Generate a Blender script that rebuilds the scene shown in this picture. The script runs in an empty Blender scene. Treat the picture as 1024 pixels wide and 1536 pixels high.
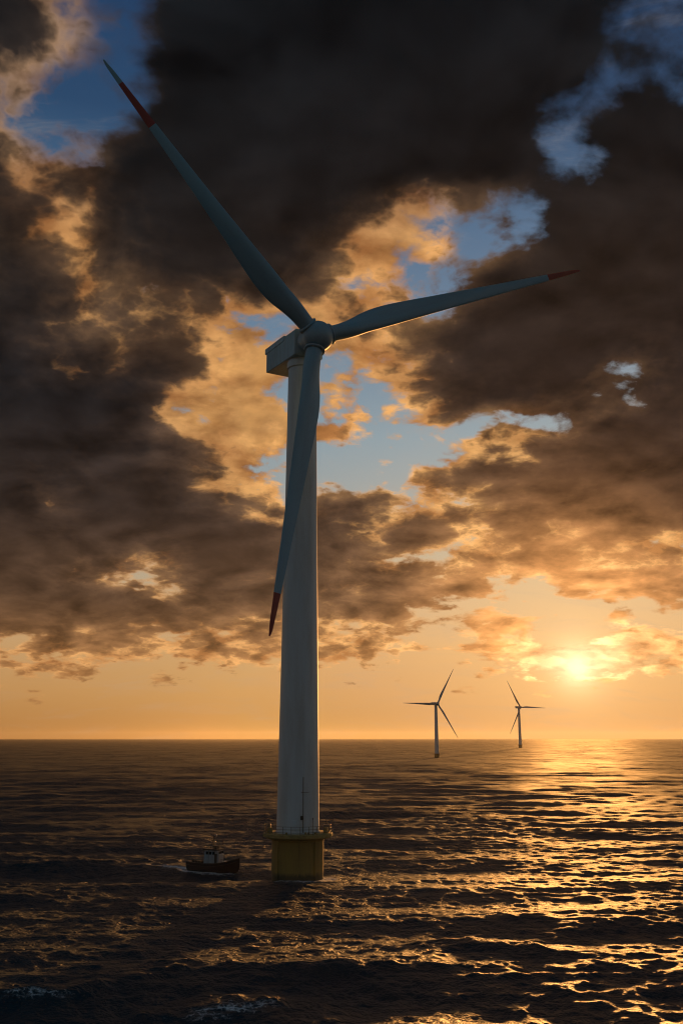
import bpy, bmesh, math, random
import numpy as np
from mathutils import Vector, Matrix

random.seed(4)
rng = np.random.default_rng(7)
SC = bpy.context.scene
COL = SC.collection
R = math.radians

# ------------------------------------------------------------------ camera
cam_data = bpy.data.cameras.new('camera')
cam = bpy.data.objects.new('camera', cam_data)
COL.objects.link(cam)
cam.location = (0, 0, 34)
cam.rotation_euler = (R(90 + 13.159), 0, 0)
cam_data.sensor_fit = 'VERTICAL'
cam_data.sensor_height = 36
cam_data.lens = 1450 / 1536 * 36
cam_data.clip_start = 1
cam_data.clip_end = 300000
SC.camera = cam

SC.view_settings.view_transform = 'Standard'
SC.view_settings.look = 'None'
SC.view_settings.exposure = 0.0
SC.view_settings.gamma = 1.0
SC.cycles.use_denoising = True
SC.cycles.filter_width = 1.1
SC.cycles.sample_clamp_indirect = 4.0
SC.cycles.sample_clamp_direct = 1.3
SC.cycles.max_bounces = 6

# ------------------------------------------------------------------ sun
SUN_AZ, SUN_EL = 13.55, 3.96
sun_data = bpy.data.lights.new('sun', 'SUN')
sun = bpy.data.objects.new('sun', sun_data)
COL.objects.link(sun)
sd = Vector((math.sin(R(SUN_AZ)) * math.cos(R(SUN_EL)), math.cos(R(SUN_AZ)) * math.cos(R(SUN_EL)), math.sin(R(SUN_EL))))
sun.rotation_euler = sd.to_track_quat('Z', 'Y').to_euler()
sun.location = sd * 400
sun_data.energy = 4.2
sun_data.angle = R(2.0)   # veiled by thin cloud
sun_data.color = (1.0, 0.43, 0.11)

# ------------------------------------------------------------------ node helpers
class NB:
    """small helper round a node tree"""
    def __init__(s, nt): s.nt = nt
    def node(s, typ, **kw):
        n = s.nt.nodes.new(typ)
        for k, v in kw.items(): setattr(n, k, v)
        return n
    def put(s, sock, v):
        if isinstance(v, bpy.types.NodeSocket): s.nt.links.new(v, sock)
        else: sock.default_value = v
    def m(s, op, a, b=0.0, c=0.0, clamp=False):
        n = s.node('ShaderNodeMath', operation=op, use_clamp=clamp)
        s.put(n.inputs[0], a); s.put(n.inputs[1], b)
        if len(n.inputs) > 2: s.put(n.inputs[2], c)
        return n.outputs[0]
    def v(s, op, a, b=(0, 0, 0), scale=None):
        n = s.node('ShaderNodeVectorMath', operation=op)
        s.put(n.inputs[0], a)
        if op not in ('NORMALIZE', 'LENGTH', 'SCALE'): s.put(n.inputs[1], b)
        if scale is not None: s.put(n.inputs['Scale'], scale)
        return n.outputs['Value' if op in ('DOT_PRODUCT', 'LENGTH', 'DISTANCE') else 'Vector']
    def xyz(s, x, y, z):
        n = s.node('ShaderNodeCombineXYZ')
        s.put(n.inputs[0], x); s.put(n.inputs[1], y); s.put(n.inputs[2], z)
        return n.outputs[0]
    def sep(s, v):
        n = s.node('ShaderNodeSeparateXYZ'); s.put(n.inputs[0], v)
        return n.outputs
    def rng(s, x, a, b, c=0.0, d=1.0, smooth=False):
        n = s.node('ShaderNodeMapRange', clamp=True)
        if smooth: n.interpolation_type = 'SMOOTHSTEP'
        s.put(n.inputs[0], x)
        for i, q in enumerate((a, b, c, d)): s.put(n.inputs[1 + i], q)
        return n.outputs[0]
    def mix(s, f, a, b):
        n = s.node('ShaderNodeMix', data_type='RGBA'); n.clamp_factor = True
        s.put(n.inputs[0], f)
        for sock, q in ((n.inputs[6], a), (n.inputs[7], b)):
            if isinstance(q, tuple) and len(q) == 3: q = q + (1,)
            s.put(sock, q)
        return n.outputs[2]
    def mixop(s, op, f, a, b):
        o = s.mix(f, a, b); o.node.blend_type = op; return o
    def mixf(s, f, a, b):
        n = s.node('ShaderNodeMix', data_type='FLOAT')
        s.put(n.inputs[0], f); s.put(n.inputs[2], a); s.put(n.inputs[3], b)
        return n.outputs[0]
    def ramp(s, x, stops, interp='LINEAR'):
        n = s.node('ShaderNodeValToRGB'); cr = n.color_ramp; cr.interpolation = interp
        s.put(n.inputs[0], x)
        while len(cr.elements) < len(stops): cr.elements.new(0.5)
        for e, (p, c) in zip(cr.elements, sorted(stops, key=lambda q: q[0])):
            e.position = p
            e.color = (c, c, c, 1) if isinstance(c, (int, float)) else tuple(c) + (1,)
        return n.outputs[0]
    def noise(s, vec, scale, detail=4, rough=0.5, dist=0.0, color=False, lac=2.0):
        n = s.node('ShaderNodeTexNoise'); s.put(n.inputs['Vector'], vec)
        n.inputs['Scale'].default_value = scale; n.inputs['Detail'].default_value = detail
        n.inputs['Roughness'].default_value = rough; n.inputs['Distortion'].default_value = dist
        n.inputs['Lacunarity'].default_value = lac
        return n.outputs['Color' if color else 'Fac']

# ------------------------------------------------------------------ sky
# cloud cover (0 clear .. 9 thick) and how much of the low sun gets through the cloud (0 none .. 9 most),
# by elevation above the horizon and by azimuth -24..24 degrees
COVER = [
    (0,[0.6,0.6,0.6,0.6,0.6,0.6,0.6,0.6,0.6,0.6,0.6,0.6,0.6,0.6,0.6,0.6,0.6,0.6,0.6,0.6,0.6,0.6,0.6,0.6,0.6]),
    (1.5,[1.7,1.6,1.5,1.5,1.5,1.5,1.5,1.5,1.5,1.5,1.5,1.5,1.5,1.5,1.5,1.5,1.5,1.5,1.5,1.5,1.5,1.5,1.5,1.5,1.5]),
    (2.6,[4.8,4.9,4.9,4.8,3.8,2.9,3.6,2.9,2.2,2.0,1.9,1.9,1.9,2.2,2.9,3.2,3.0,2.9,3.1,3.3,3.1,2.7,2.5,2.6,2.7]),
    (3.4,[3.5,3.6,3.7,4.2,4.3,4.1,4.2,3.6,3.6,3.4,3.2,3.1,3.3,2.8,3.2,3.5,3.4,3.6,4.3,4.5,4.2,4.2,4.5,4.6,4.8]),
    (4.2,[3.9,3.8,3.7,4.4,5.1,5.3,4.9,4.4,5.0,5.0,4.6,4.3,4.7,3.5,3.5,3.8,4.1,4.4,5.3,5.4,5.0,5.0,5.3,5.3,5.3]),
    (5.1,[5.7,5.6,5.4,5.7,6.2,6.4,6.3,5.8,6.1,6.1,5.9,5.5,5.1,4.6,4.4,4.9,5.6,5.5,5.5,5.2,5.0,4.8,4.5,4.4,4.3]),
    (6.1,[7.3,7.3,7.2,7.1,7.2,7.2,7.0,6.9,6.3,6.4,6.4,6.0,5.5,5.3,4.7,4.5,4.8,4.3,3.7,4.2,4.9,4.6,3.7,3.8,3.9]),
    (7.2,[8.2,8.1,8.1,8.0,8.0,7.9,7.7,7.4,6.7,6.6,6.6,6.5,6.7,6.4,5.7,5.1,4.6,3.7,3.2,3.2,3.5,4.2,4.9,5.1,5.3]),
    (8.4,[8.5,8.5,8.5,8.2,7.0,6.0,5.9,6.7,7.5,7.7,7.3,6.8,6.6,6.8,6.8,6.4,5.7,4.8,4.4,4.9,5.9,6.7,7.0,7.0,7.0]),
    (9.7,[8.5,8.5,8.5,8.5,7.6,6.6,6.1,6.6,7.8,8.0,7.7,7.2,6.6,6.7,6.2,5.7,5.7,6.5,6.5,6.0,6.1,6.7,6.8,6.8,6.7]),
    (11,[8.5,8.5,8.5,8.5,8.3,7.9,7.6,7.5,7.9,8.0,7.9,7.6,7.1,7.0,6.4,5.8,5.6,6.8,6.7,7.0,7.4,7.1,6.1,6.0,6.1]),
    (12.2,[8.0,8.0,8.1,7.2,7.9,8.4,8.4,8.0,7.9,7.7,7.7,7.6,7.3,7.2,6.6,6.0,5.7,7.1,7.3,7.9,8.2,7.9,7.3,7.5,7.6]),
    (13.4,[8.2,8.0,8.0,7.0,7.4,8.0,8.1,7.7,7.2,6.7,6.4,6.3,6.3,6.4,5.9,5.6,6.1,7.5,8.1,8.4,8.5,8.4,7.9,8.0,8.2]),
    (14.8,[9.0,9.0,8.9,8.0,8.1,8.2,8.1,7.6,6.5,5.5,4.8,4.2,3.5,4.2,4.3,4.9,6.6,7.7,8.1,8.3,8.6,8.9,9.0,9.0,9.0]),
    (16.5,[9.0,9.0,9.0,9.0,9.0,8.7,8.3,7.8,6.7,5.2,4.0,3.1,2.4,3.1,3.4,4.2,6.0,7.1,7.1,7.4,7.9,8.4,8.7,8.7,8.6]),
    (18,[9.0,9.0,9.0,9.0,8.9,8.6,8.1,7.2,6.1,6.1,5.9,5.1,3.4,3.9,5.1,5.3,2.9,3.5,4.2,5.2,6.6,7.5,8.2,8.3,8.2]),
    (20.5,[8.4,8.5,8.5,8.3,8.1,7.8,7.4,6.6,5.4,6.0,6.1,5.9,5.4,4.4,5.5,7.2,8.0,8.0,7.2,6.3,5.8,5.8,6.6,6.6,6.2]),
    (23,[8.0,8.0,7.7,7.1,6.4,6.2,6.1,6.1,6.0,6.2,6.1,5.9,5.6,3.9,5.1,7.3,8.4,8.8,8.9,8.6,7.5,6.9,7.0,7.4,7.9]),
    (25.5,[7.6,7.7,7.5,7.1,6.7,6.6,6.9,7.1,7.0,6.4,6.1,5.9,5.6,5.1,4.2,3.8,5.9,7.3,8.3,8.9,9.0,9.0,9.0,9.0,9.0]),
    (28,[7.0,7.1,6.6,6.1,5.9,6.7,7.6,8.0,8.0,8.0,8.0,7.6,6.5,5.9,5.3,4.5,3.0,5.4,7.3,8.4,8.9,9.0,9.0,9.0,9.0]),
    (30.5,[7.0,7.0,6.2,5.8,6.0,7.0,7.7,8.1,8.2,8.1,8.1,7.8,7.1,6.5,6.1,5.9,5.8,5.9,6.4,7.2,8.2,8.8,9.0,9.0,8.9]),
    (33,[7.5,7.5,5.6,5.0,5.6,7.4,7.9,8.4,9.0,9.0,9.0,9.0,9.0,9.0,8.8,8.5,8.0,7.4,6.3,4.3,5.6,7.0,8.1,7.8,7.5]),
    (35.5,[7.7,7.6,6.5,3.9,3.3,5.0,6.9,8.2,9.0,9.0,9.0,9.0,9.0,9.0,9.0,9.0,8.8,8.1,6.9,4.9,4.7,5.0,5.6,5.3,4.8]),
    (38,[8.0,8.0,8.0,6.2,4.4,3.5,6.0,7.9,9.0,9.0,9.0,9.0,9.0,9.0,9.0,9.0,9.0,8.9,8.6,8.3,7.4,6.2,5.0,3.9,3.6]),
    (41.5,[8.0,8.0,7.9,6.4,4.8,4.6,7.6,8.6,9.0,9.0,9.0,9.0,9.0,9.0,9.0,9.0,9.0,9.0,9.0,8.6,8.3,7.5,5.8,4.3,3.7]),
]
GOLD = [
    (0,[5.0,5.0,5.0,5.0,5.0,5.0,5.0,5.0,5.0,5.0,5.0,5.0,5.0,5.0,5.0,5.0,5.0,5.0,5.0,5.0,5.0,5.0,5.0,5.0,5.0]),
    (1.5,[5.0,5.0,5.0,5.0,5.0,5.0,5.0,5.0,5.0,5.0,5.0,5.0,5.0,5.0,5.0,5.0,5.0,5.0,5.0,5.0,5.0,5.0,5.0,5.0,5.0]),
    (2.6,[5.1,5.1,5.0,5.0,5.0,5.0,5.0,5.0,5.0,5.0,5.0,5.0,5.0,5.0,5.0,5.0,5.0,5.0,5.0,5.0,5.0,5.0,5.0,5.1,5.1]),
    (3.4,[5.7,5.7,5.7,5.6,5.6,5.6,5.6,5.5,5.5,5.5,5.5,5.5,5.5,5.5,5.5,5.5,5.6,6.1,7.1,7.3,7.1,6.3,5.7,5.7,5.7]),
    (4.2,[6.0,6.0,6.0,5.8,5.6,5.5,5.5,5.8,5.8,5.8,5.8,5.9,6.0,6.0,6.0,6.0,6.2,6.9,8.5,8.9,8.4,7.2,6.4,6.5,6.6]),
    (5.1,[4.6,4.8,5.0,4.6,4.2,4.0,4.0,4.7,4.9,4.9,4.9,5.2,5.9,5.9,6.2,6.1,5.9,5.9,7.3,8.2,7.6,6.7,6.6,6.5,6.4]),
    (6.1,[2.3,2.5,2.6,2.4,2.4,2.6,3.0,3.1,4.3,4.3,4.3,4.7,5.1,5.1,5.0,4.9,4.9,4.8,5.6,6.4,5.8,5.1,5.6,5.5,5.5]),
    (7.2,[1.0,1.0,1.0,1.0,1.3,1.7,2.1,2.2,3.1,3.2,3.3,3.3,3.1,3.4,3.5,3.9,4.5,4.8,5.6,5.8,5.3,4.7,4.5,4.4,4.2]),
    (8.4,[1.0,1.0,1.0,1.0,2.4,3.9,4.2,2.8,2.0,1.9,2.2,2.8,3.2,3.0,2.5,2.5,3.4,4.7,5.6,5.2,3.9,2.8,2.8,2.8,2.8]),
    (9.7,[1.0,1.0,1.0,1.0,1.6,2.9,3.9,3.3,1.4,1.1,1.5,2.4,3.5,3.4,3.8,4.6,5.1,4.0,3.9,4.9,4.9,3.6,3.3,3.6,3.8]),
    (11,[1.0,1.0,1.0,1.0,1.2,1.6,2.0,1.9,1.1,1.0,1.2,1.7,2.7,3.1,3.9,4.7,5.1,3.7,3.8,3.9,3.8,4.3,5.6,5.9,5.6]),
    (12.2,[1.0,1.0,1.0,1.6,1.2,1.0,1.0,1.0,1.3,1.7,1.8,1.9,2.2,2.8,3.7,4.5,4.8,3.3,3.1,2.6,2.1,2.1,2.6,2.1,1.9]),
    (13.4,[1.0,1.0,1.0,2.5,1.9,1.2,1.1,1.5,2.7,3.8,4.2,4.0,3.4,3.5,4.5,5.1,4.5,2.6,2.1,1.8,1.3,1.0,1.2,1.0,1.0]),
    (14.8,[0.6,0.8,1.0,2.0,1.5,1.2,1.3,2.4,4.8,5.8,5.8,5.5,5.3,6.1,6.3,5.6,3.7,2.2,2.0,1.6,1.1,1.0,1.0,1.0,1.0]),
    (16.5,[0.0,0.0,0.1,0.7,1.0,1.0,1.7,3.3,5.6,7.3,7.8,7.4,6.6,7.4,7.0,6.0,5.4,4.7,4.2,3.0,1.4,1.0,1.0,1.0,1.0]),
    (18,[0.5,0.4,0.3,0.3,0.9,1.6,2.8,4.8,7.8,8.6,8.4,7.8,7.0,7.8,7.0,5.8,5.1,5.7,4.6,3.1,2.0,1.3,1.1,1.0,1.0]),
    (20.5,[1.6,1.5,1.5,1.6,1.6,2.0,3.1,4.7,7.0,8.5,8.5,8.0,7.9,7.3,5.6,3.6,2.0,1.2,1.4,2.0,2.5,2.3,2.0,2.0,2.3]),
    (23,[1.3,1.4,1.9,2.8,3.9,3.9,4.3,4.9,5.1,7.4,7.5,7.1,7.1,6.3,4.6,2.6,1.1,1.0,0.5,0.2,0.8,1.7,1.6,1.2,0.8]),
    (25.5,[1.8,1.7,2.0,2.9,4.3,3.3,2.8,2.8,3.0,3.8,4.1,4.1,4.1,6.2,6.0,4.4,2.3,1.4,0.6,0.0,0.0,0.0,0.0,0.0,0.0]),
    (28,[2.9,2.8,3.8,4.9,5.1,3.1,1.7,1.0,1.0,1.0,1.5,2.8,5.0,7.1,7.5,6.4,4.4,2.2,0.8,0.0,0.0,0.0,0.0,0.0,0.0]),
    (30.5,[3.0,3.0,4.4,5.1,4.4,1.9,1.2,0.9,0.8,0.9,0.9,1.2,1.9,3.8,4.5,4.3,4.3,2.7,1.2,0.4,0.1,0.0,0.0,0.0,0.0]),
    (33,[3.0,3.0,3.8,4.5,3.9,1.6,1.1,0.6,0.0,0.0,0.0,0.0,0.0,0.0,0.0,0.1,0.6,0.8,1.0,1.0,0.7,0.4,0.0,0.0,0.0]),
    (35.5,[3.0,3.1,4.5,5.0,4.3,2.6,1.4,0.5,0.0,0.0,0.0,0.0,0.0,0.0,0.0,0.0,0.0,0.3,0.5,1.0,1.6,1.5,0.8,0.6,1.0]),
    (38,[2.3,2.6,3.6,5.3,4.8,2.9,2.0,0.8,0.0,0.0,0.0,0.0,0.0,0.0,0.0,0.0,0.0,0.0,0.0,0.1,0.0,0.3,1.1,1.4,1.3]),
    (41.5,[2.0,2.3,3.2,5.4,4.5,2.6,1.2,0.4,0.0,0.0,0.0,0.0,0.0,0.0,0.0,0.0,0.0,0.0,0.0,0.0,0.0,0.2,0.9,1.0,1.0]),
]


def build_world():
    w = bpy.data.worlds.new('World'); SC.world = w; w.use_nodes = True
    nt = w.node_tree; nt.nodes.clear(); b = NB(nt)
    d = b.v('NORMALIZE', b.node('ShaderNodeTexCoord').outputs['Generated'])
    dx, dy, dz = b.sep(d)
    az = b.m('MULTIPLY', b.m('ARCTAN2', dx, dy), 57.2958)
    el = b.m('MULTIPLY', b.m('ARCSINE', dz), 57.2958)
    # the cloud deck seen in perspective
    inv = b.m('DIVIDE', 1.0, b.m('ADD', b.m('MAXIMUM', dz, 0.0), 0.30))
    p = b.xyz(b.m('MULTIPLY', dx, inv), b.m('MULTIPLY', dy, inv), 0.0)
    # large billows push the edges of the cover about
    wn = b.noise(p, 3.3, 5, 0.55, 0.0, True)
    wv = b.sep(b.v('SUBTRACT', wn, (0.5, 0.5, 0.5)))
    amp = b.rng(el, 0, 30, 0.35, 1.0)
    az2 = b.m('ADD', az, b.m('MULTIPLY', b.m('MULTIPLY', wv[0], 9.0), amp))
    el2 = b.m('ADD', el, b.m('MULTIPLY', b.m('MULTIPLY', wv[1], 6.5), amp))
    t = b.m('DIVIDE', b.m('ADD', az2, 24.0), 48.0)
    val = None; last = 0
    for (e, row), (_, gr) in zip(COVER, GOLD):
        r = b.ramp(t, [(i / 24, (q / 10, g / 10, 0)) for i, (q, g) in enumerate(zip(row, gr))])
        val = r if val is None else b.mix(b.rng(el2, last, e, smooth=True), val, r)
        last = e
    sc = b.node('ShaderNodeSeparateColor'); nt.links.new(val, sc.inputs[0])
    macro, gold = sc.outputs[0], sc.outputs[1]
    away = b.rng(b.m('ABSOLUTE', az), 26, 45, smooth=True)
    macro = b.mixf(away, macro, b.rng(el, 2, 30, 0.30, 0.52))

    n1 = b.noise(p, 6.0, 9, 0.56, 0.25)
    # cauliflower heads: rounded cells at several sizes, pushed about by the billows
    pv = b.v('ADD', p, b.v('SCALE', b.v('SUBTRACT', b.noise(p, 11.0, 4, 0.6, 0, True), (0.5, 0.5, 0.5)), scale=0.10))
    vo = b.node('ShaderNodeTexVoronoi', feature='F1', voronoi_dimensions='2D')
    vo.inputs['Scale'].default_value = 11.0; vo.inputs['Detail'].default_value = 3.0; vo.inputs['Roughness'].default_value = 0.55
    nt.links.new(pv, vo.inputs['Vector'])
    puff = b.m('SUBTRACT', 0.60, vo.outputs['Distance'])
    f0 = b.m('ADD', b.m('SUBTRACT', n1, 0.5), b.m('MULTIPLY', puff, 0.14))
    sinv = 1 / (sd.z + 0.30)
    to_sun = b.v('NORMALIZE', b.v('SUBTRACT', (sd.x * sinv, sd.y * sinv, 0), p))
    soft = lambda q: b.noise(q, 5.4, 6, 0.52, 0.3)
    relief = b.m('SUBTRACT', soft(p), soft(b.v('ADD', p, b.v('SCALE', to_sun, scale=0.04))))   # lit side of each billow
    fscale = b.rng(el, 1.0, 14.0, 1.05, 1.2)
    x = b.m('ADD', macro, b.m('MULTIPLY', f0, fscale))
    alpha = b.rng(x, b.rng(el, 26, 38, 0.36, 0.31), b.rng(el, 26, 38, 0.49, 0.60), smooth=True)
    # sunlight through the cloud: most where it is thin, and in the bright patches
    thin = b.rng(x, 0.42, 0.70, 1.0, 0.0)
    vary = b.m('ADD', b.m('ADD', 1.0, b.m('MULTIPLY', relief, 2.2)), b.m('ADD', b.m('MULTIPLY', puff, 0.25), b.m('MULTIPLY', b.m('SUBTRACT', soft(p), 0.5), -1.0)))
    g = b.m('MULTIPLY', b.m('MULTIPLY', gold, b.m('ADD', 0.50, b.m('MULTIPLY', thin, 0.85))), b.m('MAXIMUM', vary, 0.2))
    core = b.m('SUBTRACT', 1.0, b.m('POWER', b.rng(g, 0.10, 0.92), 1.35))

    # nearer, darker cloud in front of the lit cloud, with an edge of its own and a bright rim
    dk = b.m('ADD', b.m('SUBTRACT', 0.57, gold), b.m('MULTIPLY', b.m('ADD', b.m('SUBTRACT', n1, 0.5), b.m('MULTIPLY', puff, 0.28)), 1.0))
    near = b.rng(dk, -0.08, 0.14, smooth=True)
    core = b.mixf(0.55, core, near)
    rim = b.m('MULTIPLY', b.rng(dk, -0.30, -0.04, smooth=True), b.rng(dk, -0.04, 0.06, 1.0, 0.0))

    cosang = b.v('DOT_PRODUCT', d, tuple(sd))
    ang = b.m('MULTIPLY', b.m('ARCCOSINE', b.m('MINIMUM', cosang, 0.999999)), 57.2958)
    lobe = b.m('EXPONENT', b.m('DIVIDE', ang, -8.5))
    # clear air
    E = lambda deg: (deg + 2) / 52
    te = b.m('DIVIDE', b.m('ADD', el, 2.0), 52.0)
    clear = b.ramp(te, [(E(-2), (.38, .155, .042)), (E(0), (.40, .17, .047)), (E(2.5), (.52, .255, .083)), (E(5), (.58, .32, .125)),
        (E(9), (.48, .36, .22)), (E(13), (.32, .34, .32)), (E(17.5), (.215, .32, .38)), (E(23), (.125, .22, .32)), (E(29), (.075, .155, .265)),
        (E(35), (.020, .062, .14)), (E(42), (.010, .042, .115)), (1, (.010, .04, .11))])
    sky = b.node('ShaderNodeTexSky', sky_type='NISHITA')
    sky.sun_disc = False; sky.sun_elevation = R(SUN_EL); sky.sun_rotation = R(SUN_AZ)
    sky.dust_density = 1.0; sky.ozone_density = 3.0
    nish = b.v('MINIMUM', b.v('SCALE', sky.outputs[0], scale=0.1), (0.9, 0.6, 0.4))
    clear = b.mix(0.12, clear, nish)
    halo = b.v('SCALE', (1.0, 0.56, 0.17), scale=b.m('MULTIPLY', lobe, 0.50))
    clear = b.v('ADD', clear, halo)
    # thin veils in the clear gaps
    veil = b.noise(b.v('MULTIPLY', p, (1.0, 2.2, 1)), 4.0, 6, 0.65, 0.6)
    clear = b.mix(b.m('MULTIPLY', b.rng(veil, 0.48, 0.75, smooth=True), b.rng(el, 3, 30, 0.15, 0.30)), clear, (.42, .36, .30))
    # cloud
    edge = b.ramp(te, [(E(0), (.62, .30, .10)), (E(6), (.60, .30, .105)), (E(14), (.60, .30, .10)), (E(28), (.60, .295, .10)), (E(34), (.34, .20, .11)), (1, (.28, .175, .11))])
    edge = b.v('ADD', edge, b.v('SCALE', (1.0, 0.56, 0.18), scale=b.m('MULTIPLY', lobe, 0.7)))
    edge = b.v('ADD', edge, b.v('SCALE', (1.0, 0.78, 0.50), scale=b.m('MULTIPLY', b.m('EXPONENT', b.m('DIVIDE', ang, -2.0)), 0.9)))
    shade = b.m('ADD', b.m('MULTIPLY', b.m('SUBTRACT', b.noise(p, 9.0, 5, 0.5, 0.2), 0.5), 2.2), b.m('MULTIPLY', relief, 4.0))
    shade = b.rng(shade, -0.50, 0.50, 0.15, 1.15)
    edge = b.v('MULTIPLY', edge, b.mix(shade, (.42, .30, .24), (1.0, 1.0, 1.0)))
    edge = b.v('SCALE', edge, scale=b.m('ADD', 0.95, b.m('MULTIPLY', rim, 0.55)))
    dark = b.ramp(te, [(E(0), (.20, .09, .03)), (E(4), (.16, .073, .027)), (E(8), (.080, .044, .025)), (E(13), (.028, .020, .017)), (E(19), (.0105, .0105, .0118)),
        (E(27), (.0125, .0108, .0105)), (E(33), (.0072, .0080, .0092)), (E(42), (.0050, .0066, .0085))])
    dark = b.v('ADD', dark, b.v('SCALE', (.85, .34, .085), scale=b.m('ADD', b.m('MULTIPLY', lobe, 0.10), b.m('MULTIPLY', b.m('EXPONENT', b.m('MULTIPLY', b.m('POWER', b.m('DIVIDE', ang, 6.8), 2.0), -1.0)), 0.85))))
    lit = b.m('MAXIMUM', b.m('ADD', 1.0, b.m('MULTIPLY', relief, 3.2)), 0.45)
    warm = b.v('ADD', b.v('SCALE', dark, scale=b.rng(gold, 0.05, 0.35, 1.15, 1.8)), b.v('SCALE', (.055, .026, .009), scale=b.m('MULTIPLY', b.rng(el, 40, 18, 0.25, 1.0), b.rng(gold, 0.08, 0.42))))
    dark = b.mix(b.rng(dk, 0.0, 0.42), warm, dark)
    dark = b.v('SCALE', dark, scale=lit)
    cloud = b.mix(core, edge, dark)
    col = b.mix(alpha, clear, cloud)
    # the sun itself burning through
    glow = b.m('EXPONENT', b.m('DIVIDE', ang, -0.65))
    glow = b.m('MULTIPLY', glow, b.rng(x, 0.30, 0.60, 0.9, 0.32))
    col = b.v('ADD', col, b.v('SCALE', (1.0, 0.80, 0.52), scale=b.m('MULTIPLY', glow, 2.0)))
    # the half of the sky behind: open blue dusk
    back = b.rng(b.v('DOT_PRODUCT', d, (-sd.x, -sd.y, 0)), -0.6, 0.25, smooth=True)
    col = b.mix(b.m('MULTIPLY', back, 0.8), col, b.ramp(te, [(0, (.05, .062, .065)), (E(10), (.062, .088, .105)), (1, (.050, .088, .115))]))
    bg = b.node('ShaderNodeBackground')
    nt.links.new(b.v('SCALE', col, scale=10.0), bg.inputs[0])
    bg.inputs[1].default_value = 0.1
    out = b.node('ShaderNodeOutputWorld')
    nt.links.new(bg.outputs[0], out.inputs[0])
    w.cycles.sampling_method = 'MANUAL'; w.cycles.sample_map_resolution = 512
build_world()

# ------------------------------------------------------------------ object helpers
def obj(name, bm, mats, parent=None, smooth=True, angle=40):
    me = bpy.data.meshes.new(name)
    bmesh.ops.recalc_face_normals(bm, faces=bm.faces)
    bm.to_mesh(me); bm.free()
    for m in (mats if isinstance(mats, (list, tuple)) else [mats]): me.materials.append(m)
    if smooth:
        me.polygons.foreach_set('use_smooth', [True] * len(me.polygons))
        try: me.set_sharp_from_angle(angle=R(angle))
        except Exception: pass
    o = bpy.data.objects.new(name, me); COL.objects.link(o)
    if parent: o.parent = parent
    return o

def thing(name, loc, label, cat, group=None):
    o = bpy.data.objects.new(name, None); COL.objects.link(o)
    o.location = loc; o['label'] = label; o['category'] = cat
    if group: o['group'] = group
    return o

def lathe(bm, prof, segs=64, cap=True):
    rings = []
    for r, z in prof:
        rings.append([bm.verts.new((r * math.cos(2 * math.pi * i / segs), r * math.sin(2 * math.pi * i / segs), z)) for i in range(segs)])
    for a, c in zip(rings, rings[1:]):
        for i in range(segs):
            bm.faces.new((a[i], a[(i + 1) % segs], c[(i + 1) % segs], c[i]))
    if cap:
        bm.faces.new(rings[0][::-1]); bm.faces.new(rings[-1])
    return rings

def tube(bm, pts, r, segs=6, closed=False):
    pts = [Vector(p) for p in pts]; rings = []; n = len(pts)
    for i, p in enumerate(pts):
        a = pts[(i - 1) % n] if (i or closed) else p
        c = pts[(i + 1) % n] if (i < n - 1 or closed) else p
        t = (c - a).normalized()
        ref = Vector((0, 0, 1)) if abs(t.z) < 0.9 else Vector((1, 0, 0))
        u = t.cross(ref).normalized(); v = t.cross(u)
        rings.append([bm.verts.new(p + u * r * math.cos(2 * math.pi * k / segs) + v * r * math.sin(2 * math.pi * k / segs)) for k in range(segs)])
    pairs = list(zip(rings, rings[1:])) + ([(rings[-1], rings[0])] if closed else [])
    for a, c in pairs:
        for k in range(segs): bm.faces.new((a[k], a[(k + 1) % segs], c[(k + 1) % segs], c[k]))
    if not closed: bm.faces.new(rings[0][::-1]); bm.faces.new(rings[-1])

def box(bm, c, s, rotz=0.0, bevel=0.0):
    r = bmesh.ops.create_cube(bm, size=1.0)
    M = Matrix.Translation(c) @ Matrix.Rotation(rotz, 4, 'Z') @ Matrix.Diagonal((*s, 1))
    bmesh.ops.transform(bm, matrix=M, verts=r['verts'])
    if bevel:
        es = list({e for v in r['verts'] for e in v.link_edges})
        bmesh.ops.bevel(bm, geom=es, offset=bevel, segments=2, affect='EDGES', profile=0.5)

def loft(bm, rings, cap=True):
    vs = [[bm.verts.new(p) for p in r] for r in rings]
    n = len(vs[0])
    for a, c in zip(vs, vs[1:]):
        for k in range(n): bm.faces.new((a[k], a[(k + 1) % n], c[(k + 1) % n], c[k]))
    if cap: bm.faces.new(vs[0][::-1]); bm.faces.new(vs[-1])
    return vs

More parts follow.
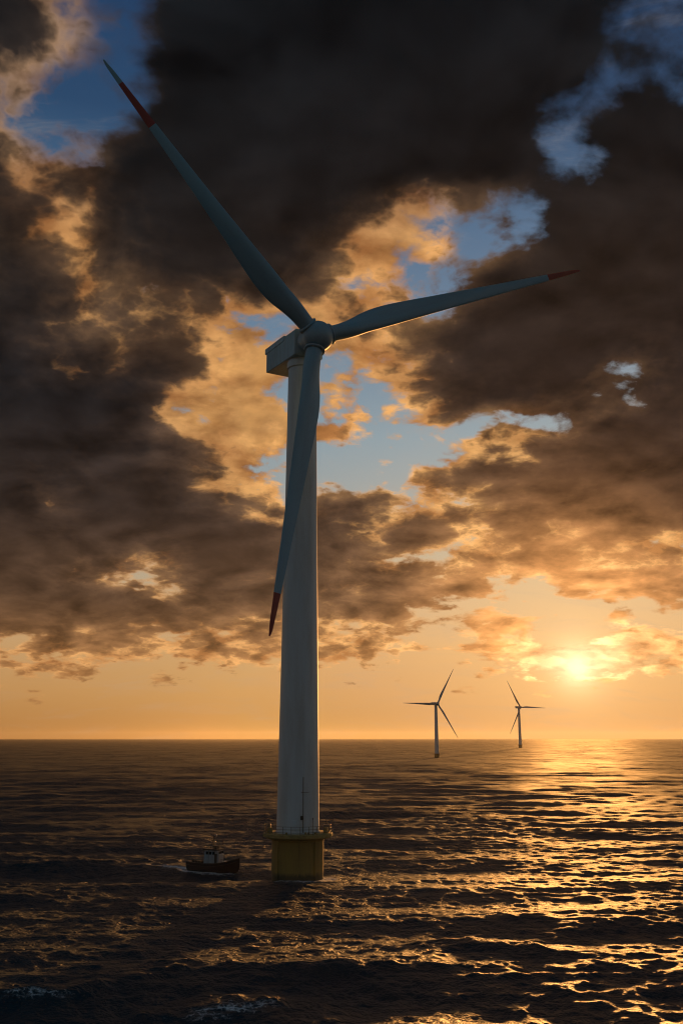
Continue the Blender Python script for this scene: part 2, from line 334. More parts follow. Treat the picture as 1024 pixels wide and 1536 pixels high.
# ------------------------------------------------------------------ materials
def mat(name, base, rough=0.5, metal=0.0, dirt=None, dirt_amt=0.3, dirt_scale=0.6, streak=True, bump=0.0, coat=0.0, spec=.5):
    m = bpy.data.materials.new(name); m.use_nodes = True
    nt = m.node_tree; b = NB(nt); P = nt.nodes['Principled BSDF']
    co = b.node('ShaderNodeTexCoord').outputs['Object']
    vec = b.v('MULTIPLY', co, (1, 1, 0.12 if streak else 1))
    n1 = b.noise(vec, dirt_scale, 6, 0.6)
    n2 = b.noise(co, dirt_scale * 9, 4, 0.6)
    f = b.m('MULTIPLY', b.rng(b.m('ADD', n1, b.m('MULTIPLY', n2, 0.25)), 0.5, 0.85, smooth=True), dirt_amt)
    d = dirt or tuple(q * 0.5 for q in base)
    nt.links.new(b.mix(f, base, d), P.inputs['Base Color'])
    nt.links.new(b.m('ADD', rough, b.m('MULTIPLY', b.m('SUBTRACT', n2, 0.5), 0.15), clamp=True), P.inputs['Roughness'])
    P.inputs['Metallic'].default_value = metal; P.inputs['Specular IOR Level'].default_value = spec
    P.inputs['Coat Weight'].default_value = coat; P.inputs['Coat Roughness'].default_value = 0.18
    if bump:
        bn = b.node('ShaderNodeBump'); bn.inputs['Strength'].default_value = bump; bn.inputs['Distance'].default_value = 0.05
        nt.links.new(n2, bn.inputs['Height']); nt.links.new(bn.outputs[0], P.inputs['Normal'])
    return m

M_TOWER = mat('tower_paint', (.55, .60, .63), .48, dirt=(.36, .34, .30), dirt_amt=.5, dirt_scale=.35, spec=.9)
M_BLADE = mat('blade_paint', (.17, .34, .43), .45, dirt=(.12, .21, .26), dirt_amt=.5, dirt_scale=.25, spec=.75)
M_NAC = mat('nacelle_paint', (.28, .44, .53), .42, dirt=(.17, .19, .20), dirt_amt=.45, dirt_scale=.9)
M_RED = mat('red_paint', (.30, .022, .012), .4, dirt=(.16, .012, .008), dirt_amt=.5)
M_PILE = mat('yellow_concrete', (.30, .19, .04), .7, dirt=(.20, .13, .035), dirt_amt=.8, dirt_scale=.35, bump=.4)
M_DECK = mat('deck_paint', (.36, .25, .075), .65, dirt=(.13, .09, .035), dirt_amt=.7, dirt_scale=.6, streak=False, bump=.3)
M_STEEL = mat('galvanised_steel', (.20, .17, .12), .45, .5, dirt=(.10, .06, .03), dirt_amt=.6, dirt_scale=2)
M_DARK = mat('dark_steel', (.030, .028, .026), .5, dirt=(.06, .035, .02), dirt_amt=.4)
M_SEAM = mat('seam_gap', (.035, .045, .05), .7)
M_HULL = mat('hull_paint', (.010, .012, .015), .5, dirt=(.035, .018, .012), dirt_amt=.4, dirt_scale=.8)
M_CABIN = mat('cabin_paint', (.31, .35, .38), .5, dirt=(.24, .20, .16), dirt_amt=.5, dirt_scale=.9)
M_GLASS = mat('dark_glass', (.012, .016, .02), .08)

def wet_band(m):
    # weed and wet paint where the waves wash the foundation, rust runs under the deck
    nt = m.node_tree; b = NB(nt); P = nt.nodes['Principled BSDF']
    co = b.node('ShaderNodeTexCoord').outputs['Object']; z = b.sep(co)[2]
    old = P.inputs['Base Color'].links[0].from_socket
    n = b.noise(b.v('MULTIPLY', co, (1, 1, .35)), 1.1, 5, .65)
    wet = b.rng(b.m('ADD', z, b.m('MULTIPLY', n, -2.2)), .2, 1.5, 1.0, 0.0, True)
    rust = b.m('MULTIPLY', b.rng(b.noise(b.v('MULTIPLY', co, (1, 1, .05)), 1.6, 5, .7), .55, .72), b.rng(z, 2.5, 9.3, .15, .75))
    c = b.mix(rust, old, (.12, .055, .018)); c = b.mix(b.m('MULTIPLY', wet, .9), c, (.030, .030, .014))
    nt.links.new(c, P.inputs['Base Color'])
    nt.links.new(b.mixf(wet, .7, .3), P.inputs['Roughness'])
wet_band(M_PILE)

# ------------------------------------------------------------------ wind turbine
HUBZ, OVER = 139.24, 9.65
RT = 84.7
CHORD = [(.026, 4.3), (.06, 4.35), (.10, 4.8), (.15, 5.8), (.20, 6.6), (.25, 6.75), (.32, 6.2), (.42, 5.2), (.55, 4.1), (.70, 3.0), (.82, 2.2), (.90, 1.65), (.96, 1.2), (.985, .85), (1.0, .35)]
THICK = [(.026, 1.0), (.06, .95), (.12, .66), (.2, .40), (.3, .29), (.5, .22), (1.0, .15)]
LEAD = [(.026, 2.15), (.1, 2.15), (.25, 2.05), (.5, 1.35), (.8, .75), (.96, .45), (1.0, .15)]
def curve(tab, t):
    return float(np.interp(t, [q[0] for q in tab], [q[1] for q in tab]))

def blade_bm(r0, r1, n, chord=1.0, reach=1.0):
    """span along +Z, trailing edge +X, wind side +Y"""
    bm = bmesh.new(); rings = []; K = 28
    for i in range(n + 1):
        t = r0 + (r1 - r0) * i / n
        # three neighbouring samples smooth the tables
        av = lambda tab: sum(curve(tab, min(1, max(.026, t + k))) for k in (-.03, -.015, 0, .015, .03)) / 5 if t < .93 else curve(tab, t)
        c, th, le = av(CHORD), av(THICK), av(LEAD)
        c *= chord if t > .1 else 1; le *= chord if t > .1 else 1
        rnd = max(0, min(1, (.17 - t) / .13))
        tw = R(31) * (1 - t) ** 2.2
        ring = []
        for k in range(K):
            a = 2 * math.pi * k / K
            xc = .5 - .5 * math.cos(a)                       # 0 lead .. 1 trail
            yt = 5 * (.2969 * math.sqrt(xc) - .126 * xc - .3516 * xc ** 2 + .2843 * xc ** 3 - .1036 * xc ** 4)
            ya = yt * th * c * (1 if a < math.pi else -1) * (0.8 if a < math.pi else 1.1) 
            x_air = -le + xc * c
            x_rnd = -.5 * c * math.cos(a); y_rnd = .5 * c * math.sin(a)
            x = x_air * (1 - rnd) + x_rnd * rnd; y = ya * (1 - rnd) + y_rnd * rnd
            ring.append((x * math.cos(tw) + y * math.sin(tw), -x * math.sin(tw) + y * math.cos(tw), t * RT * reach))
        rings.append(ring)
    loft(bm, rings)
    return bm

def basis(x, y, z, loc):
    return Matrix(((x[0], y[0], z[0], loc[0]), (x[1], y[1], z[1], loc[1]), (x[2], y[2], z[2], loc[2]), (0, 0, 0, 1)))

def rotor_frame(yaw, tilt):
    a = Vector((math.sin(yaw) * math.cos(tilt), -math.cos(yaw) * math.cos(tilt), math.sin(tilt)))
    u = Vector((0, 0, 1)).cross(a).normalized(); w = a.cross(u)
    return a, u, w

def blade_matrix(hub, a, u, w, deg, cone):
    g = R(deg)
    e = u * math.cos(g) + w * math.sin(g)
    d = (e * math.cos(cone) + a * math.sin(cone)).normalized()
    c = (-u * math.sin(g) + w * math.cos(g)).normalized()
    n = d.cross(c); n = n if n.dot(a) > 0 else -n
    return basis(c, n, d, hub)

def make_turbine(loc, label, angles, yaw, tilt, cone, near=True):
    t = thing('wind_turbine', loc, label, 'wind turbine', 'wind turbines standing in the sea')
    # foundation and platform
    bm = bmesh.new(); lathe(bm, [(6.42, -9), (6.42, .9), (6.40, 1.1), (6.40, 9.35), (6.62, 9.5), (6.62, 9.9)], 96)
    f = obj('foundation', bm, M_PILE, t)
    bm = bmesh.new(); lathe(bm, [(6.7, 9.75), (7.6, 9.9), (8.45, 10.25), (8.62, 10.4), (8.62, 11.05), (8.5, 11.15), (5.0, 11.2)], 96)
    obj('platform', bm, M_DECK, t)
    # tower
    bm = bmesh.new()
    prof = [(5.62, 11.1), (5.62, 11.55), (5.33, 11.6)] + [(float(np.interp(z, [11, 56, 107, 136], [5.32, 4.72, 4.12, 3.82])), z) for z in np.linspace(12, 132.6, 24)] + [(3.82, 133.2), (4.25, 133.4), (4.25, 135.0), (3.95, 135.1), (3.95, 136.2)]
    lathe(bm, prof, 128)
    tower = obj('tower', bm, M_TOWER, t, angle=25)
    hub = Vector((0, 0, HUBZ)); a, u, w = rotor_frame(yaw, tilt)
    hub = Vector((OVER * math.sin(yaw), -OVER * math.cos(yaw), HUBZ))
    # nacelle: a tall box with a roof cowl, standing a little askew to the rotor
    bm = bmesh.new()
    yn = yaw + R(4.5); an = Vector((math.sin(yn), -math.cos(yn), 0)); rn = Vector((math.cos(yn), math.sin(yn), 0))
    def sect(s, hw, zb, zt, ch):
        P = [(-hw + ch, zb), (hw - ch, zb), (hw, zb + ch), (hw, zt - ch * 2), (hw - ch * 2.2, zt), (-hw + ch * 2.2, zt), (-hw, zt - ch * 2), (-hw, zb + ch)]
        base = Vector((hub.x, hub.y, hub.z)) + a.normalized() * -5.0
        return [tuple(base + an * (s + 5.0) + rn * q + Vector((0, 0, z))) for q, z in P]
    loft(bm, [sect(-4.9, 3.5, -3.1, 3.2, .3), sect(-5.3, 4.25, -3.75, 3.75, .18), sect(-14, 4.25, -3.5, 4.0, .18), sect(-23.6, 4.15, -2.95, 4.25, .18), sect(-24.0, 3.9, -2.7, 4.0, .18)])
    nac = obj('nacelle', bm, M_NAC, t, angle=20)
    bm = bmesh.new()      # roof cowl overhanging the rear two thirds
    loft(bm, [sect(-12.0, 4.38, 2.55, 4.12, .08), sect(-13.0, 4.42, 2.5, 4.2, .08), sect(-24.2, 4.34, 2.75, 4.5, .08), sect(-24.5, 4.25, 2.85, 4.42, .08)])
    cowl = obj('roof_cowl', bm, M_NAC, nac, angle=20)
    if near:
        bm = bmesh.new()  # vertical ribs on the near side wall
        for k in range(14):
            s = -7.0 - k * 1.22
            A = Vector(sect(s, 4.25, -3.5, 3.9, .1)[7]) + Vector((0, 0, .25)); B = Vector(sect(s, 4.25, -3.3, 2.3 if s < -11.5 else 3.4, .1)[6])
            tube(bm, [A + (B - A) * .02, B], .055, 5)
        obj('side_rib', bm, M_NAC, nac)
        for s, h in ((-9.2, 1.7), (-18.5, 1.2)):
            bm = bmesh.new()
            top = Vector(sect(s, 2.0, 0, 3.85, .1)[5]); tube(bm, [top - Vector((0, 0, .2)), top + Vector((0, 0, h))], .07, 6)
            tube(bm, [top + Vector((0, 0, h)) - rn * .5, top + Vector((0, 0, h)) + rn * .5], .05, 5)
            obj('wind_sensor', bm, M_DARK, nac)
    # hub: spinner with a collar for every blade
    bm = bmesh.new()
    prof = [(2.6, -5.4), (3.35, -5.3), (3.6, -5.0), (3.72, -4.2), (3.72, -3.3), (3.58, -3.15), (3.58, -2.9), (3.95, -2.7), (4.2, -1.6)]
    prof += [(4.22 * math.cos(q), .9 + 4.0 * math.sin(q)) for q in np.linspace(-.35, 1.45, 14)]
    lathe(bm, prof, 72)
    h = obj('hub', bm, M_BLADE, t, angle=30)
    h.matrix_local = basis(u, w, a, hub)
    hinv = basis(u, w, a, hub).inverted()
    for k, (deg, kind) in enumerate(angles):
        Mb = blade_matrix(hub, a, u, w, deg, cone)
        bm = bmesh.new()
        lathe(bm, [(2.2, 1.8), (2.55, 2.6), (2.6, 3.85), (2.78, 3.92), (2.88, 4.15), (2.78, 4.38), (2.5, 4.46), (2.1, 4.47)], 48)
        c = obj('blade_collar', bm, M_BLADE, h, angle=30); c.matrix_local = hinv @ Mb
        if kind == 'plain':
            bl = obj('blade', blade_bm(.026, 1.0, 60, .95, 1.25), M_BLADE, t)
        else:
            red0 = .872 if kind == 'red_end' else .785
            bl = obj('blade', blade_bm(.026, red0, 54), M_BLADE, t)
            if kind == 'red_end':
                obj('red_tip', blade_bm(red0, 1.0, 14), M_RED, bl)
            else:
                obj('red_band', blade_bm(red0, .925, 12), M_RED, bl)
                obj('blade_tip', blade_bm(.925, 1.0, 8), M_BLADE, bl)
        bl.matrix_local = Mb
    # railing round the platform
    bm = bmesh.new()
    for z in (11.75, 12.45, 13.1):
        tube(bm, [(8.3 * math.cos(q), 8.3 * math.sin(q), z) for q in np.linspace(0, 2 * math.pi, 73)[:-1]], .05 if near else .09, 5, True)
    rail = obj('railing', bm, M_STEEL, t)
    for k in range(24):
        q = 2 * math.pi * k / 24 + .11
        bm = bmesh.new(); tube(bm, [(8.3 * math.cos(q), 8.3 * math.sin(q), 11.0), (8.3 * math.cos(q), 8.3 * math.sin(q), 13.14)], .065 if near else .1, 5)
        if near: obj('railing_post', bm, M_STEEL, rail)
        else: bm.free()
    if not near: return t
    def at(px_deg, r, z): return Vector((r * math.cos(R(px_deg)), r * math.sin(R(px_deg)), z))
    # service pipe with its bracket and junction box on the seaward face (-90 deg faces the viewer)
    bm = bmesh.new()
    tr = lambda z: float(np.interp(z, [11, 56], [5.32, 4.72]))
    tube(bm, [at(-74, tr(z) + .09, z) for z in (11.2, 16, 20, 24.6)], .11, 6)
    pipe = obj('service_pipe', bm, M_STEEL, tower)
    bm = bmesh.new(); tube(bm, [at(q, tr(21) + .1, 21.0) for q in (-80, -74, -66, -58)], .06, 5); obj('pipe_bracket', bm, M_STEEL, pipe)
    bm = bmesh.new(); box(bm, at(-77.5, tr(15) + .1, 15.0), (.75, .4, .95), R(-77.5 + 90), .08); obj('junction_box', bm, M_DARK, tower)
    bm = bmesh.new(); box(bm, at(-99, tr(13) + .03, 13.2), (1.3, .3, 2.5), R(-9), .08); obj('tower_door', bm, M_TOWER, tower)
    # ladder tubes down the foundation
    for q in (-48, -135):
        bm = bmesh.new(); tube(bm, [at(q, 6.55, z) for z in (-3, 2, 6, 9.8)], .16, 8); obj('cable_duct', bm, M_PILE, f)
    # deck equipment at both ends of the platform
    for q, sz in ((8, (1.5, 1.2, 1.7)), (-14, (.9, .8, 1.3)), (196, (1.2, .9, 1.2)), (176, (.8, .8, 1.9))):
        bm = bmesh.new(); c = at(q, 7.15, 11.25 + sz[2] / 2)
        box(bm, c, sz, R(q), .06)
        for s in (-1, 1): box(bm, c + Vector((0, 0, s * sz[2] * .38)), (sz[0] + .1, sz[1] + .1, .1), R(q))
        obj('equipment_cabinet', bm, M_DECK if q in (196, -14) else M_STEEL, t)
    bm = bmesh.new(); c0 = at(20, 7.6, 11.1)
    tube(bm, [c0, c0 + Vector((0, 0, 2.6)), c0 + Vector((.7, -.2, 3.0)), c0 + Vector((1.7, -.6, 2.9))], .12, 7)
    tube(bm, [c0 + Vector((1.6, -.55, 2.9)), c0 + Vector((1.6, -.55, 1.6))], .04, 5)
    obj('davit_crane', bm, M_STEEL, t)
    bm = bmesh.new(); c0 = at(188, 7.9, 11.1)
    for dx in (0, .9): tube(bm, [c0 + Vector((dx, 0, 0)), c0 + Vector((dx, 0, 2.4))], .07, 6)
    tube(bm, [c0 + Vector((0, 0, 2.4)), c0 + Vector((.9, 0, 2.4))], .07, 6); tube(bm, [c0 + Vector((0, 0, .3)), c0 + Vector((.9, 0, 2.3))], .06, 6)
    obj('access_gate', bm, M_STEEL, t)
    bm = bmesh.new(); tube(bm, [at(-62, 8.3, 11.0), at(-62, 8.3, 14.9)], .07, 6); box(bm, at(-62, 8.3, 14.95), (.26, .26, .3))
    obj('navigation_light', bm, M_DARK, t)
    for q, r in ((-70, 6.3), (-64, 6.6), (-50, 6.9), (-112, 6.7)):
        bm = bmesh.new(); box(bm, at(q, r, 11.45), (.55, .4, .5), R(q), .05); obj('bollard', bm, M_DECK, t)
    return t

main = make_turbine((-10.82, 252.06, 0), 'huge pale wind turbine with red blade ends on a round yellow foundation beside the boat',
    [(139.26, 'red_middle'), (21.0, 'red_end'), (-101.5, 'red_end')], R(25), R(-1.7), R(9.8))
far1 = make_turbine((166.4, 1741.1, 0), 'distant wind turbine with one blade level to the left and small round foundation',
    [(180, 'plain'), (61, 'plain'), (-58, 'plain')], R(25), R(2), R(2), near=False)
far1.scale = (.668,) * 3
far2 = make_turbine((623.8, 3474.3, 0), 'hazy farthest wind turbine with one blade level to the right, below the sun',
    [(120, 'plain'), (-1, 'plain'), (240, 'plain')], R(25), R(2), R(2), near=False)
far2.scale = (1.0,) * 3

# ------------------------------------------------------------------ boat
def make_boat(loc, rotz):
    b = thing('work_boat', loc, 'small dark hulled work boat with a pale wheelhouse passing the yellow foundation', 'boat')
    b.rotation_euler = (0, 0, rotz)
    L = 15.2
    st = []
    for x, hb, zk, zs, fl in ((-7.6, 1.75, -.55, 1.75, .88), (-7.2, 2.05, -.8, 1.72, .9), (-5, 2.25, -.95, 1.6, .92), (-2, 2.35, -1.0, 1.55, .93), (1, 2.35, -1.0, 1.62, .92), (3.5, 2.15, -.95, 1.85, .85), (5.3, 1.6, -.75, 2.15, .72), (6.6, .95, -.4, 2.42, .55), (7.4, .38, .3, 2.62, .4), (7.75, .06, 1.2, 2.72, .3)):
        zs *= 1.4
        zm = zk + (zs - zk) * .45
        st.append([(x, -hb, zs), (x, -hb * (fl + .04), zm), (x, -hb * fl * .72, zk + .25 * (zs - zk)), (x, 0, zk), (x, hb * fl * .72, zk + .25 * (zs - zk)), (x, hb * (fl + .04), zm), (x, hb, zs), (x, hb * .94, zs), (x, hb * .92, zs - .55), (x, -hb * .92, zs - .55), (x, -hb * .94, zs)])
    bm = bmesh.new(); loft(bm, st); hull = obj('hull', bm, M_HULL, b, angle=35)
    for s in (-1, 1):
        bm = bmesh.new(); tube(bm, [(r[0][0], s * (abs(r[0][1]) + .03), r[0][2] + .02) for r in st], .1, 6); obj('gunwale', bm, M_DARK, hull)
        bm = bmesh.new(); tube(bm, [(r[0][0], s * (abs(r[0][1]) * .99 + .03), r[0][2] - .75) for r in st[:-1]], .07, 6); obj('rubbing_strake', bm, M_DARK, hull)
    # wheelhouse
    bm = bmesh.new()
    def sec(z, x0, x1, hw, ch=.25): return [(x0, -hw, z), (x1 - ch, -hw, z), (x1, -hw + ch, z), (x1, hw - ch, z), (x1 - ch, hw, z), (x0, hw, z)]
    loft(bm, [sec(1.0, -2.3, 2.3, 1.65), sec(3.0, -2.2, 2.15, 1.62), sec(3.05, -2.15, 2.3, 1.6), sec(4.15, -2.05, 1.9, 1.5)])
    wh = obj('wheelhouse', bm, M_CABIN, b, smooth=False)
    bm = bmesh.new(); loft(bm, [sec(4.15, -2.5, 2.45, 1.85), sec(4.33, -2.5, 2.45, 1.85), sec(4.38, -2.4, 2.35, 1.75)]); obj('roof', bm, M_DARK, wh, smooth=False)
    for s in (-1, 1):
        for x in (-1.35, -.35, .65):
            bm = bmesh.new(); box(bm, (x, s * 1.56, 3.55), (.72, .08, .62), 0, .02); obj('side_window', bm, M_GLASS, wh, smooth=False)
        bm = bmesh.new(); box(bm, (1.35, s * 1.62, 2.35), (.75, .1, 2.2), 0, .03); obj('door', bm, M_DARK, wh, smooth=False)
    for y in (-.95, 0, .95):
        bm = bmesh.new(); box(bm, (2.13, y, 3.58), (.09, .78, .66), 0, .02); obj('front_window', bm, M_GLASS, wh, smooth=False)
    # pillar lines on the near wall
    for x in (-.85, .95):
        bm = bmesh.new(); tube(bm, [(x, -1.66, 1.0), (x, -1.62, 4.1)], .06, 5); obj('grab_rail', bm, M_DARK, wh)
    # flying bridge and mast
    bm = bmesh.new()
    c = [(-2.2, -1.6), (2.1, -1.6), (2.1, 1.6), (-2.2, 1.6)]
    for z in (4.85, 5.35): tube(bm, [(x, y, z) for x, y in c], .045, 5, True)
    for x in (-2.2, -.8, .7, 2.1):
        for y in (-1.6, 1.6): tube(bm, [(x, y, 4.3), (x, y, 5.38)], .045, 5)
    obj('bridge_railing', bm, M_STEEL, b)
    bm = bmesh.new(); box(bm, (.5, 0, 4.85), (1.1, 1.6, .95), 0, .08); obj('bridge_console', bm, M_DARK, b, smooth=False)
    bm = bmesh.new()
    tube(bm, [(-.3, 0, 4.3), (-.3, 0, 6.5), (-.25, 0, 7.9)], .09, 7); tube(bm, [(-1.2, 0, 4.3), (-.3, 0, 7.0)], .06, 6)
    tube(bm, [(-.3, -.9, 6.7), (-.3, .9, 6.7)], .05, 5); tube(bm, [(-.3, 0, 7.7), (.5, 0, 7.7)], .05, 5)
    mast = obj('mast', bm, M_DARK, b)
    bm = bmesh.new(); box(bm, (.2, 0, 6.35), (.35, 1.5, .2), R(20), .05); obj('radar', bm, M_CABIN, mast, smooth=False)
    bm = bmesh.new(); lathe(bm, [(.05, 0), (.3, .05), (.33, .3), (.22, .5), (.05, .58)], 16); d = obj('antenna_dome', bm, M_CABIN, mast); d.location = (.4, 0, 7.75)
    for y, h in ((-.85, 1.7), (.85, 1.5)):
        bm = bmesh.new(); tube(bm, [(-.3, y, 6.7), (-.3, y, 6.7 + h)], .03, 5); obj('whip_antenna', bm, M_DARK, mast)
    for y in (-1.4, 1.4):
        bm = bmesh.new(); tube(bm, [(1.9, y, 4.3), (2.0, y, 6.9)], .06, 5); obj('signal_post', bm, M_STEEL, b)
    # rails fore and aft, deck gear
    def rail(name, xs, h):
        for s in (-1, 1):
            bm = bmesh.new()
            pts = [(x, s * float(np.interp(x, [r[0][0] for r in st], [abs(r[0][1]) for r in st])) * .96, float(np.interp(x, [r[0][0] for r in st], [r[0][2] for r in st]))) for x in xs]
            for p in pts: tube(bm, [p, (p[0], p[1], p[2] + h)], .04, 5)
            for q in (.55, 1.0): tube(bm, [(p[0], p[1], p[2] + h * q) for p in pts], .04, 5)
            obj(name, bm, M_STEEL, b)
    rail('stern_railing', (-7.4, -6.5, -5.6, -4.7, -3.8, -2.9), 1.1)
    rail('bow_railing', (3.0, 4.0, 5.0, 6.0, 6.9, 7.5), .85)
    bm = bmesh.new(); box(bm, (4.1, 0, 1.75), (2.6, 2.2, .85), 0, .1); obj('fore_hatch', bm, M_CABIN, b, smooth=False)
    bm = bmesh.new(); box(bm, (-4.6, .1, 1.5), (1.5, 1.6, 1.0), 0, .08); lathe_c = None
    obj('deck_winch', bm, M_DARK, b, smooth=False)
    bm = bmesh.new(); tube(bm, [(-3.4, .9, 1.1), (-3.3, .9, 3.6), (-5.2, .5, 4.1)], .11, 7); obj('deck_crane', bm, M_DARK, b)
    for c in b.children:
        if not c.name.startswith(('hull', 'stern_railing', 'bow_railing')): c.location.z += .62
    wh.scale.z = 1.3; wh.location.z -= .3
    for c in b.children:
        if c.name.startswith(('bridge', 'mast', 'signal')): c.location.z += .95
    return b
BOAT = Vector((-33.0, 264.5, .5)); BOAT_ROT = R(-20)
make_boat(BOAT, BOAT_ROT).scale = (.95, .95, .92)

# ------------------------------------------------------------------ sea
def build_sea():
    nf, ns = 1180, 70
    azs = np.concatenate([np.linspace(-180, -34, ns, endpoint=False), np.linspace(-34, 34, nf), np.linspace(34, 180, ns + 1)[1:-1]])
    rs_near = np.linspace(4, 108, 60)
    inv = np.linspace(1 / 110., 1 / 30000., 1000)
    rs = np.concatenate([rs_near, 1 / inv])
    A, Rr = np.meshgrid(np.radians(azs), rs)
    X = (Rr * np.sin(A)).ravel(); Y = (Rr * np.cos(A)).ravel(); r = Rr.ravel()
    nr, nc = Rr.shape
    dr = np.maximum(r * r * 1.05e-5 * 1.0, .25); dr = np.where(r < 109, 1.8, dr)
    fine = (np.abs(A.ravel()) < math.radians(34.2))
    dr = np.where(fine, dr, np.maximum(dr, r * .04))
    Z = np.zeros_like(X); DX = np.zeros_like(X); DY = np.zeros_like(X)
    sel = r < 6000
    xs, ys, dd = X[sel], Y[sel], dr[sel]
    z = np.zeros_like(xs); ox = np.zeros_like(xs); oy = np.zeros_like(xs)
    # slow patches of rougher and calmer water
    patch = .85 + .3 * np.sin(xs * .021 + 1.3 + .8 * np.sin(ys * .013)) * np.sin(ys * .017 + .6)
    N = 190; wrng = np.random.default_rng(21)
    lam = np.exp(np.linspace(math.log(1.6), math.log(62), N)) * (1 + .03 * rng.standard_normal(N))
    for i, l in enumerate(lam):
        spread = 18 if l > 25 else (45 if l > 8 else 75)
        th = math.radians(-90 + 4 + spread * rng.standard_normal() * .8)      # running towards the viewer
        k = 2 * math.pi / l; ph = wrng.uniform(0, 2 * math.pi)
        slope = WAVE * (.85 if l > 22 else 1.4 if l < 8 else .75) * math.sqrt(2 / N)
        amp = slope / k
        w = np.clip((l / dd - 1.6) / 1.6, 0, 1)
        q = (w > 0)
        c, s = math.cos(th), math.sin(th)
        arg = k * (xs[q] * c + ys[q] * s) + ph
        aw = amp * w[q] * patch[q]
        ca, sa = np.cos(arg), np.sin(arg)
        z[q] += aw * sa; ox[q] += aw * ca * c; oy[q] += aw * ca * s
    chop = 1.0
    zmax = z.std()
    Z[sel] = z; DX[sel] = chop * ox; DY[sel] = chop * oy
    # a few breaking crests near the viewer
    foam = np.zeros_like(X)
    for (cx, cy, lx, ly, rot, amp), fw in zip(CRESTS, FOAMY):
        c, s = math.cos(rot), math.sin(rot)
        u = (X - cx) * c + (Y - cy) * s; v = -(X - cx) * s + (Y - cy) * c
        g = np.exp(-(u / lx) ** 2 - (v / ly) ** 2)
        Z += amp * g
        foam = np.maximum(foam, fw * FOAM * np.exp(-(u / (lx * .8)) ** 2 - ((v + ly * .55) / (ly * .55)) ** 2))
    # foam at the foundation
    rp = np.hypot(X + 10.82, Y - 252.06)
    ang = np.arctan2(Y - 252.06, X + 10.82)
    foam = np.maximum(foam, np.exp(-((rp - 6.7) / .9) ** 2) * .85)
    foam = np.maximum(foam, np.exp(-((rp - 8.2) / 3.2) ** 2) * .8 * (np.cos(ang + .6) * .5 + .5))
    # wash and wake of the boat
    c, s = math.cos(BOAT_ROT), math.sin(BOAT_ROT)
    bx = (X - BOAT.x) * c + (Y - BOAT.y) * s; by = -(X - BOAT.x) * s + (Y - BOAT.y) * c
    side = np.exp(-((np.abs(by) - np.interp(bx, [-9, -7, 3, 8], [2.6, 3.0, 2.8, .4])) / 1.5) ** 2) * np.interp(bx, [-10, -8, 6, 8.5], [0, 1, .8, 0])
    wake = np.exp(-(by / (1.6 + np.maximum(0, -bx - 7) * .10)) ** 2) * np.interp(bx, [-34, -9, -7.2, -7], [0, .85, .95, 0])
    foam = np.maximum(foam, np.maximum(side * .95, wake))
    Zd = np.exp(-(by / 3.0) ** 2 - (bx / 9.0) ** 2); Z *= 1 - .8 * Zd
    co = np.stack([X + DX, Y + DY, Z], 1).astype(np.float32)
    rough = np.clip((np.log10(np.maximum(r, 100)) - 2.0) / 1.6, 0, 1).astype(np.float32)
    idx = np.arange(nr * nc).reshape(nr, nc)
    nxt = np.roll(idx, -1, axis=1)
    quads = np.stack([idx[:-1], nxt[:-1], nxt[1:], idx[1:]], -1).reshape(-1, 4)[:, ::-1]
    # close the small hole under the camera
    me = bpy.data.meshes.new('sea')
    nq = len(quads)
    co = np.vstack([co, np.array([[0, 0, 0]], np.float32)])
    ctr = len(co) - 1
    tris = np.stack([nxt[0], idx[0], np.full(nc, ctr)], -1)[:, ::-1]
    me.vertices.add(len(co)); me.vertices.foreach_set('co', co.ravel())
    loops = np.concatenate([quads.ravel(), tris.ravel()]).astype(np.int32)
    me.loops.add(len(loops)); me.loops.foreach_set('vertex_index', loops)
    npoly = nq + nc
    starts = np.concatenate([np.arange(nq) * 4, nq * 4 + np.arange(nc) * 3]).astype(np.int32)
    me.polygons.add(npoly); me.polygons.foreach_set('loop_start', starts)
    me.update(calc_edges=True); me.validate()
    me.polygons.foreach_set('use_smooth', np.ones(len(me.polygons), bool))
    for nme, arr in (('foam', foam), ('reach', rough)):
        at = me.attributes.new(nme, 'FLOAT', 'POINT'); at.data.foreach_set('value', np.append(arr, 0).astype(np.float32))
    if me.polygons[len(me.polygons) // 3].normal.z < 0: me.flip_normals()
    o = bpy.data.objects.new('sea', me); COL.objects.link(o); o['kind'] = 'structure'; o.location.z = SEA_Z
    # water
    m = bpy.data.materials.new('sea_water'); m.use_nodes = True
    nt = m.node_tree; b = NB(nt); P = nt.nodes['Principled BSDF']
    pos = b.node('ShaderNodeNewGeometry').outputs['Position']
    reach = b.node('ShaderNodeAttribute', attribute_name='reach').outputs['Fac']
    fo = b.node('ShaderNodeAttribute', attribute_name='foam').outputs['Fac']
    # wind ripples, longer along the crests than across
    rot = b.node('ShaderNodeMapping'); nt.links.new(pos, rot.inputs[0]); rot.inputs['Rotation'].default_value[2] = R(8)
    ridge = lambda h: b.m('SUBTRACT', 1.0, b.m('ABSOLUTE', b.m('SUBTRACT', b.m('MULTIPLY', h, 2.0), 1.0)))
    def height(off):
        v1 = b.v('MULTIPLY', b.v('ADD', rot.outputs[0], off), (.60, .74, 1.0))
        rot2 = b.node('ShaderNodeMapping'); nt.links.new(b.v('ADD', rot.outputs[0], off), rot2.inputs[0]); rot2.inputs['Rotation'].default_value[2] = R(-30)
        v2 = b.v('MULTIPLY', rot2.outputs[0], (.8, .9, 1.0))
        h1 = b.noise(v1, .34, 4, .58, .35); h2 = b.noise(v2, .85, 3, .55, .3)
        return b.m('ADD', b.m('MULTIPLY', ridge(h1), 1.0), b.m('MULTIPLY', ridge(h2), .42))
    e = .12
    h0 = height((0, 0, 0)); hx = height((e, 0, 0)); hy = height((0, e, 0))
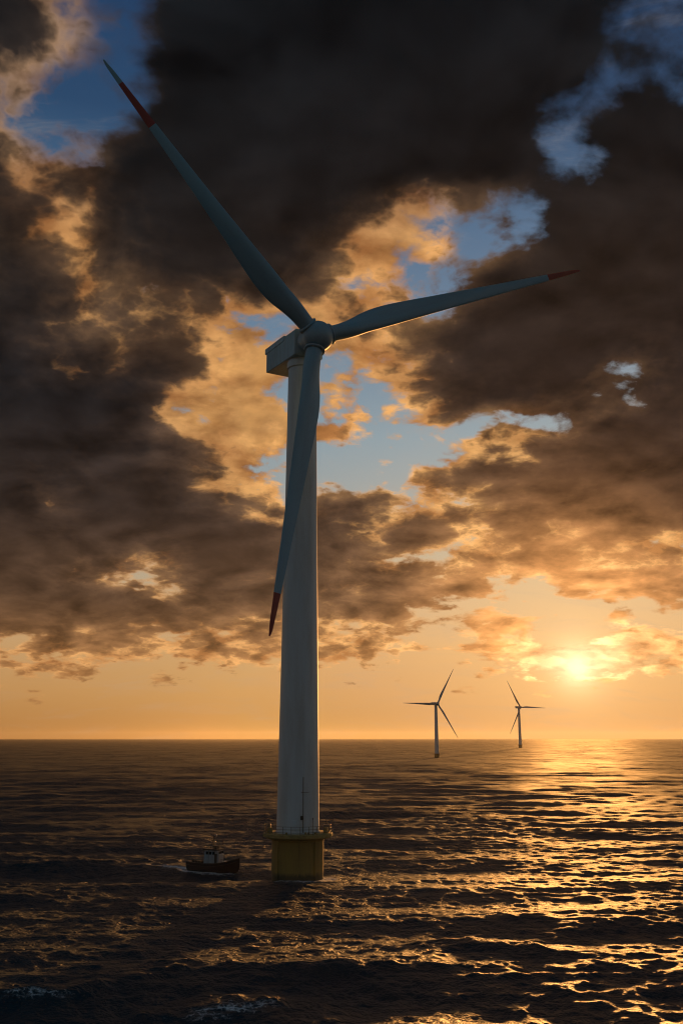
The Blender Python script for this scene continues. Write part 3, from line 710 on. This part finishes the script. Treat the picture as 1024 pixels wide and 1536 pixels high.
    slope = b.xyz(b.m('SUBTRACT', h0, hx), b.m('SUBTRACT', h0, hy), 0.0)
    slope = b.v('SCALE', slope, scale=RIPPLE / e)
    gn = b.node('ShaderNodeNewGeometry').outputs['Normal']
    # unresolved facets of far water: scattered slopes
    rip = b.v('ADD', gn, slope)
    s1 = b.v('SUBTRACT', b.noise(b.v('MULTIPLY', pos, (.5, 1, 0)), .9, 3, .7, 0, True), (.5, .5, .5))
    s2 = b.v('SUBTRACT', b.noise(b.v('MULTIPLY', pos, (.9, .7, 0)), .10, 4, .6, .2, True), (.5, .5, .5))
    sl = b.v('ADD', b.v('SCALE', s1, scale=b.m('MULTIPLY', reach, FARSLOPE)), b.v('SCALE', s2, scale=b.m('MULTIPLY', b.m('POWER', reach, .7), FARSLOPE * 3.0)))
    s3 = b.v('SUBTRACT', b.noise(b.v('MULTIPLY', pos, (.8, .6, 0)), .02, 5, .62, .3, True), (.5, .5, .5))
    sl = b.v('ADD', sl, b.v('SCALE', s3, scale=b.m('MULTIPLY', b.m('POWER', reach, .6), FARSLOPE * 3.6)))
    sl = b.v('MULTIPLY', sl, (1.6, 1, 0))
    nrm = b.v('NORMALIZE', b.v('ADD', rip, sl))
    nt.links.new(nrm, P.inputs['Normal'])
    fn = b.noise(b.v('MULTIPLY', pos, (.6, 1.5, 1)), .6, 8, .68, 1.0)
    vor = b.node('ShaderNodeTexVoronoi', feature='DISTANCE_TO_EDGE'); vor.inputs['Scale'].default_value = 1.1
    nt.links.new(b.v('ADD', pos, b.v('SCALE', b.noise(pos, .8, 3, .6, 0, True), scale=1.6)), vor.inputs['Vector'])
    lace = b.rng(vor.outputs['Distance'], .0, .22, 1.0, 0.0)
    fm = b.m('MULTIPLY', b.rng(b.m('ADD', b.m('ADD', fn, b.m('MULTIPLY', lace, .16)), b.m('MULTIPLY', fo, .55)), .80, 1.10, smooth=True), b.rng(fo, .02, .3))
    nt.links.new(b.mix(fm, (.008, .029, .042), (.66, .70, .74)), P.inputs['Base Color'])
    nt.links.new(b.mixf(fm, b.rng(reach, 0.0, 0.80, .52, .60), .8), P.inputs['Roughness'])
    P.inputs['IOR'].default_value = 1.333; P.inputs['Specular IOR Level'].default_value = .38
    me.materials.append(m)
    return o

WAVE, RIPPLE, FARSLOPE, FOAM, SEA_Z = .18, 1.25, .7, .6, .5
# x, y, half length, half width, heading of the crest, height
CRESTS = [(-14.5, 136.5, 12.0, 3.6, R(20), 1.6), (-40.5, 139.5, 7.0, 3.0, R(12), 1.0), (24.0, 171.0, 14, 4.5, R(-12), 1.5)]
FOAMY = (1, 1, .25)
build_sea()

# ------------------------------------------------------------------ haze
bm = bmesh.new(); box(bm, (0, 0, 101), (62000, 62000, 222))
m = bpy.data.materials.new('sea_haze'); m.use_nodes = True
nt = m.node_tree; nt.nodes.clear()
vp = nt.nodes.new('ShaderNodeVolumePrincipled'); mo = nt.nodes.new('ShaderNodeOutputMaterial')
vp.inputs['Color'].default_value = (.95, .93, .9, 1); vp.inputs['Density'].default_value = 1.1e-5; vp.inputs['Anisotropy'].default_value = .8
nt.links.new(vp.outputs[0], mo.inputs['Volume'])
haze = obj('haze', bm, m, smooth=False); haze['kind'] = 'stuff'
